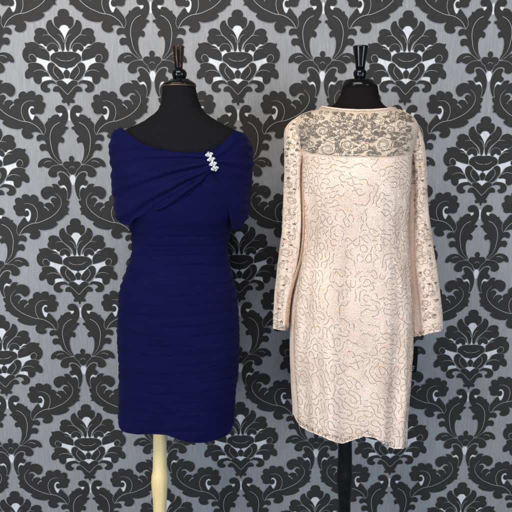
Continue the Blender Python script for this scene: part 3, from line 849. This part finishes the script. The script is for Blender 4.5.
# --- sleeves
def sleeve(rows, hem, seed, side):
    rs = random.Random(seed)
    def sf(X, Y, py, th):
        k = min(1, max(0, (py-125)/60))
        c0 = (.80+.05*sin(py*.03)) * -side; kc = min(1, max(0, (py-138)/30))
        cc = cos(th)
        if sin(th) > 0: k_ = -.014*kc*math.exp(-((cc-c0)/.15)**2)
        else: k_ = 0
        return k_ + sf0(py, th, k)
    def sf0(py, th, k):
        return (.0030*cos(3*th+1.3*side+.02*(py-200)*side)+.0016*nz(cos(th)*3, py*.05, seed)+.0012*cos(7*th+py*.03))*k
    LO = Loft(rows, D-.012, 2.0, sf)
    nt = 96
    bots = []
    for k in range(nt):
        th = 2*pi*k/nt
        bots.append(level_for(LO, th, 300, 345, lambda x, y: y > lin(hem, x)+(-1.0 if sin(th) < 0 else 0), 60))
    tops = [rows[0][0]]*nt; bots = [b+.5*nz(k*.5, seed)-.35*abs(sin(k*.9)) for k, b in enumerate(bots)]
    sf_ = surf_of(LO); ev, ef, em = [], [], []
    def S(X, Y):
        py, th = LO.hit(X, Y); p = LO.pt(py, th)
        p1 = LO.pt(py, th+.03); p2 = LO.pt(py+.6, th); n = (p1-p).cross(p2-p)
        n = n.normalized() if n.length > 1e-12 else Vector((0, -1, 0))
        if n.y > 0: n = -n
        return p, n
    fl, nets, lv = [], [], []
    for _ in range(700):
        y = rs.uniform(130, 326); xl, xr, _, _ = interp(rows, y); w = xr-xl
        x = rs.uniform(xl+w*.22, xr-w*.22) if y < 138 else (xl+xr)/2+side*w*rs.uniform(-.10, .30); r = rs.uniform(3.5, 6.5)*min(1, w/24)
        if free(x, y, r+1.6, fl) and (y < 138 or (x-side*r-(xl+xr)/2)*side > -w*.17): fl.append((x, y, r))
        if len(fl) > 15: break
    for _ in range(900):
        y = rs.uniform(122, 326); xl, xr, _, _ = interp(rows, y); w = xr-xl
        x = rs.uniform(xl+w*.12, xr-w*.12) if y < 138 else (xl+xr)/2+side*w*rs.uniform(-.08, .40)
        if free(x, y, .6, fl):
            if len(nets) < 22 and rs.random() < .2 and all(math.hypot(x-a, y-b) > 5 for a, b, _ in nets): nets.append((x, y, rs.uniform(.8, 1.5)))
            a = rs.uniform(0, 6.28); L = rs.uniform(3, 6); xe, ye = x+L*cos(a), y+L*sin(a)
            if xl+2 < xe < xr-2 and (y < 138 or (xe-(xl+xr)/2)*side > -w*.12) and ye < 326 and free(xe, ye, 0, fl) and all(math.hypot(x-l[0], y-l[1]) > 7 for l in lv): lv.append((x, y, a, L, L*.3))
    hi = lambda L_, y0: [q for q in L_ if (q[1] < 152) == y0]
    for _ in range(60):
        y = rs.uniform(116, 150); xl, xr, _, _ = interp(rows, y); w = xr-xl; x = rs.uniform(xl+w*.15, xr-w*.12)
        if free(x, y, .3, fl) and all(math.hypot(x-a, y-b) > 4 for a, b, _ in nets): nets.append((x, y, rs.uniform(1.0, 1.9)))
    flower_set(S, hi(fl, True), hi(lv, True), nets, ev, ef, em, .00052, 5, 2, rs)
    flower_set(S, hi(fl, False), hi(lv, False), [], ev, ef, em, .00050, 1, 2, rs)
    fs_ = Field(6.2, 50, .7, seed)
    for ch in contour_segments(fs_, -30, 30, 118, 326, .7, .2):
        ch = resample(ch, 1.2); good = []
        for x, y in ch+[(99, 0)]:
            if y: xl, xr, _, _ = interp(rows, y); half = (xr-xl)/2; X = (xl+xr)/2+x*.78
            if y and abs(x) < half*1.15 and (x*side > -half*.5 or y < 140) and free(X, y, .8, fl) and rs.random() < .985: good.append((x, y))
            else:
                if len(good) > 3: seg_ribbons(good, sf_, .00050, 1, ev, ef, em, .0004, .0003)
                good = []
    for _ in range(46):          # ragged scalloped cuff
        th = rs.uniform(.35, 2.8); kk = int(th/(2*pi)*nt); y = bots[kk]-rs.uniform(.8, 4); c = math.cos(th)
        xl, xr, _, _ = interp(rows, y); half = (xr-xl)/2; s = (pi/2-th)/(pi/2)*half*1.28; a0 = rs.uniform(0, 6.28); r0 = rs.uniform(.5, 1.4)
        seg_ribbons([(s+r0*cos(a0+t*.7), min(y+r0*.8*sin(a0+t*.7), bots[kk]-.5)) for t in range(rs.randint(3, 6))], sf_, .0005, 5, ev, ef, em, .0004, .0003)
    for _ in range(420):
        s = rs.uniform(-.7, .9)*side; y = rs.uniform(116, 326); th = pi/2*(1-s)
        p = LO.pt(y, th); n = LO.raw(y, th)[1]
        m = (n+Vector((rs.uniform(-.4, .4), rs.uniform(-.4, .4), rs.uniform(-.4, .4)))).normalized()
        u = m.orthogonal().normalized(); v = m.cross(u); b0 = len(ev); r = rs.uniform(.0007, .0012)
        for k in range(6):
            a = 2*pi*k/6; ev.append(p+n*.0011+(u*cos(a)+v*sin(a))*r)
        ef.append(tuple(range(b0, b0+6))); em.append(4 if rs.random() < .4 else 3)
    loft_mesh('sleeve', LO, tops, bots, nt, 130, (m_lace, m_cord, m_net, m_sequin2, m_sequin, m_cord2), dress_b, thick=.0016, extra=(ev, ef, em))
sleeve([(110.5, 311.5, 315, .012, .02), (113, 304, 317, .03, .034), (117, 297, 316, .034, .044), (122, 290, 314, .037, .05), (129, 285, 312.5, .039, .052), (145, 283.8, 309, .046, .052), (165, 283.8, 305, .05, .05), (190, 283.6, 303.5, .046, .046),
        (211, 283, 304, .044, .044), (236, 281.3, 303, .042, .042), (258, 279.2, 300.5, .04, .04), (280, 277.3, 295, .038, .038), (296, 275.8, 291, .036, .036), (311, 274.8, 289.5, .034, .034), (345, 273, 288.6, .034, .034)],
       [(260, 328.6), (274, 329), (281, 330.6), (288, 330.4), (300, 330)], 5, -1)
sleeve([(109.5, 396, 399.5, .012, .02), (112, 394, 405, .03, .034), (116, 395, 410.5, .033, .044), (120, 396.5, 414, .037, .05), (127, 399, 418.2, .039, .052), (145, 403.4, 423.2, .048, .054), (167, 406, 425.2, .05, .05), (190, 407, 426.6, .046, .046),
        (211, 406, 428.4, .045, .045), (242, 405.5, 433.2, .045, .045), (274, 407.5, 437.6, .045, .045), (305, 410.6, 440.8, .044, .044), (345, 412.4, 442.6, .044, .044)],
       [(400, 337), (412.5, 337), (422, 336), (431, 333.2), (441.6, 331.2), (450, 330)], 8, 1)

# tan-brown strips added for the warm shade between the body and the sleeves
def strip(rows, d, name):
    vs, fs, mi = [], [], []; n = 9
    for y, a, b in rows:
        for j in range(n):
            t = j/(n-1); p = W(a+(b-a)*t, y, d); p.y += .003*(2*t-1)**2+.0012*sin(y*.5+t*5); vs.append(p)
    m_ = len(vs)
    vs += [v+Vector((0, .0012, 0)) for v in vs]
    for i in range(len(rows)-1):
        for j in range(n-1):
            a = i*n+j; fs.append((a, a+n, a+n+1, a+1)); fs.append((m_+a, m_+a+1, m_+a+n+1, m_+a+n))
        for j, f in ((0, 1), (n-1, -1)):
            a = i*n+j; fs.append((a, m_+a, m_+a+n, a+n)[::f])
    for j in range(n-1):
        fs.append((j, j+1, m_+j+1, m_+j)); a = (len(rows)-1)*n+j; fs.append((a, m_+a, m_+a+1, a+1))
    mesh(name, vs, fs, (m_crease_shade,), dress_b)
def dense(tab, st=4):
    out = []; y = tab[0][0]
    while y <= tab[-1][0]: out.append((y, *interp(tab, y))); y += st
    return out
strip(dense([(146, 405, 409), (160, 403.5, 411), (190, 402, 411.5), (211, 401, 409.5), (240, 401, 409.5), (265, 403, 411.5), (290, 405, 414), (334, 406, 415.4)]), D+.046, 'sleeve_crease_shade')
strip(dense([(152, 301.6, 303.2), (175, 301.6, 303.8), (211, 302.6, 305), (240, 302, 304.6), (262, 298.6, 301.4), (280, 293, 296), (296, 288.4, 292), (310, 286, 290.2), (328, 285.4, 289)]), D+.026, 'sleeve_crease_shade')

# --- hang tag behind the right side seam
def plate(px, d, th, name, material, parent):
    vs = [W(x, y, d) for x, y in px] + [W(x, y, d)+Vector((0, th, 0)) for x, y in px]
    n = len(px); fs = [tuple(range(n)), tuple(range(2*n-1, n-1, -1))]+[(i, i+n, (i+1) % n+n, (i+1) % n) for i in range(n)]
    o = mesh(name, vs, fs, (material,), parent, False)
    bm = bmesh.new(); bm.from_mesh(o.data); bmesh.ops.recalc_face_normals(bm, faces=bm.faces); bm.to_mesh(o.data); bm.free()
    return o
tg = plate([(403, 346.4), (417.0, 346.8), (418.0, 348), (417.6, 360), (416.6, 371.5), (415.8, 372.4), (403, 372)], D-.03, .0008, 'hang_tag', m_tag, dress_b)
ev, ef, em = [], [], []
for path in ([(408.5, 366.6), (409.6, 365.4), (411, 366.4), (412.2, 365.2), (413.6, 366.6), (414.8, 366.2)], [(409, 368.4), (410.4, 367.4), (411.6, 368.8), (413, 367.8), (414.2, 368.6)], [(410, 370.2), (413.6, 370.2)]):
    seg_ribbons(smooth_path(path, False), lambda x, y: (W(x, y, D-.0297), Vector((0, -1, 0))), .0006, 0, ev, ef, em, .0002, .0001)
o = mesh('tag_lettering', [v-LD for v in ev], ef, (m_ink,), None, False); o.parent = tg

# ------------------------------------------------------------------ camera + light
cd = bpy.data.cameras.new('camera'); co = bpy.data.objects.new('camera', cd); C.objects.link(co)
Rw = MT.to_4x4() @ Matrix.Diagonal((1, -1, -1, 1))
co.matrix_world = Matrix.Translation(CAM) @ Rw
cd.sensor_width = 36; cd.lens = 36*F/512; cd.clip_end = 100; cd.clip_start = .05
sc = bpy.context.scene; sc.camera = co

w = bpy.data.worlds.new('World'); sc.world = w; w.use_nodes = True
bg = w.node_tree.nodes['Background']; bg.inputs[0].default_value = (.80, .88, 1, 1); bg.inputs[1].default_value = .10
def area(name, loc, target, size, power, col):
    l = bpy.data.lights.new(name, 'AREA'); l.shape = 'RECTANGLE'; l.size, l.size_y = size; l.energy = power; l.color = col
    o = bpy.data.objects.new(name, l); C.objects.link(o); o.location = loc
    o.rotation_euler = (Vector(target)-Vector(loc)).to_track_quat('-Z', 'Y').to_euler()
cx = .53
area('ceiling_light', (cx-.6, -1.9, 3.2), (cx-.2, 0, 1.7), (2.2, 1.0), 66, (1, .93, .84))
area('window_light', (cx+2.2, -2.6, 1.5), (cx+.3, 0, 1.2), (.9, 1.8), 42, (.80, .88, 1))
area('window_light', (cx-2.2, -2.6, 1.4), (cx-.3, 0, 1.2), (.9, 1.8), 62, (.86, .92, 1))
area('low_cool_fill', (cx, -3.4, .5), (cx, 0, .8), (2.6, 1.0), 24, (.52, .68, 1))  # cool lamp added low in front to tint the lower wall bluish
sc.view_settings.view_transform = 'Standard'; sc.view_settings.look = 'None'; sc.view_settings.exposure = 0; sc.view_settings.gamma = 1
sc.render.engine = 'CYCLES'
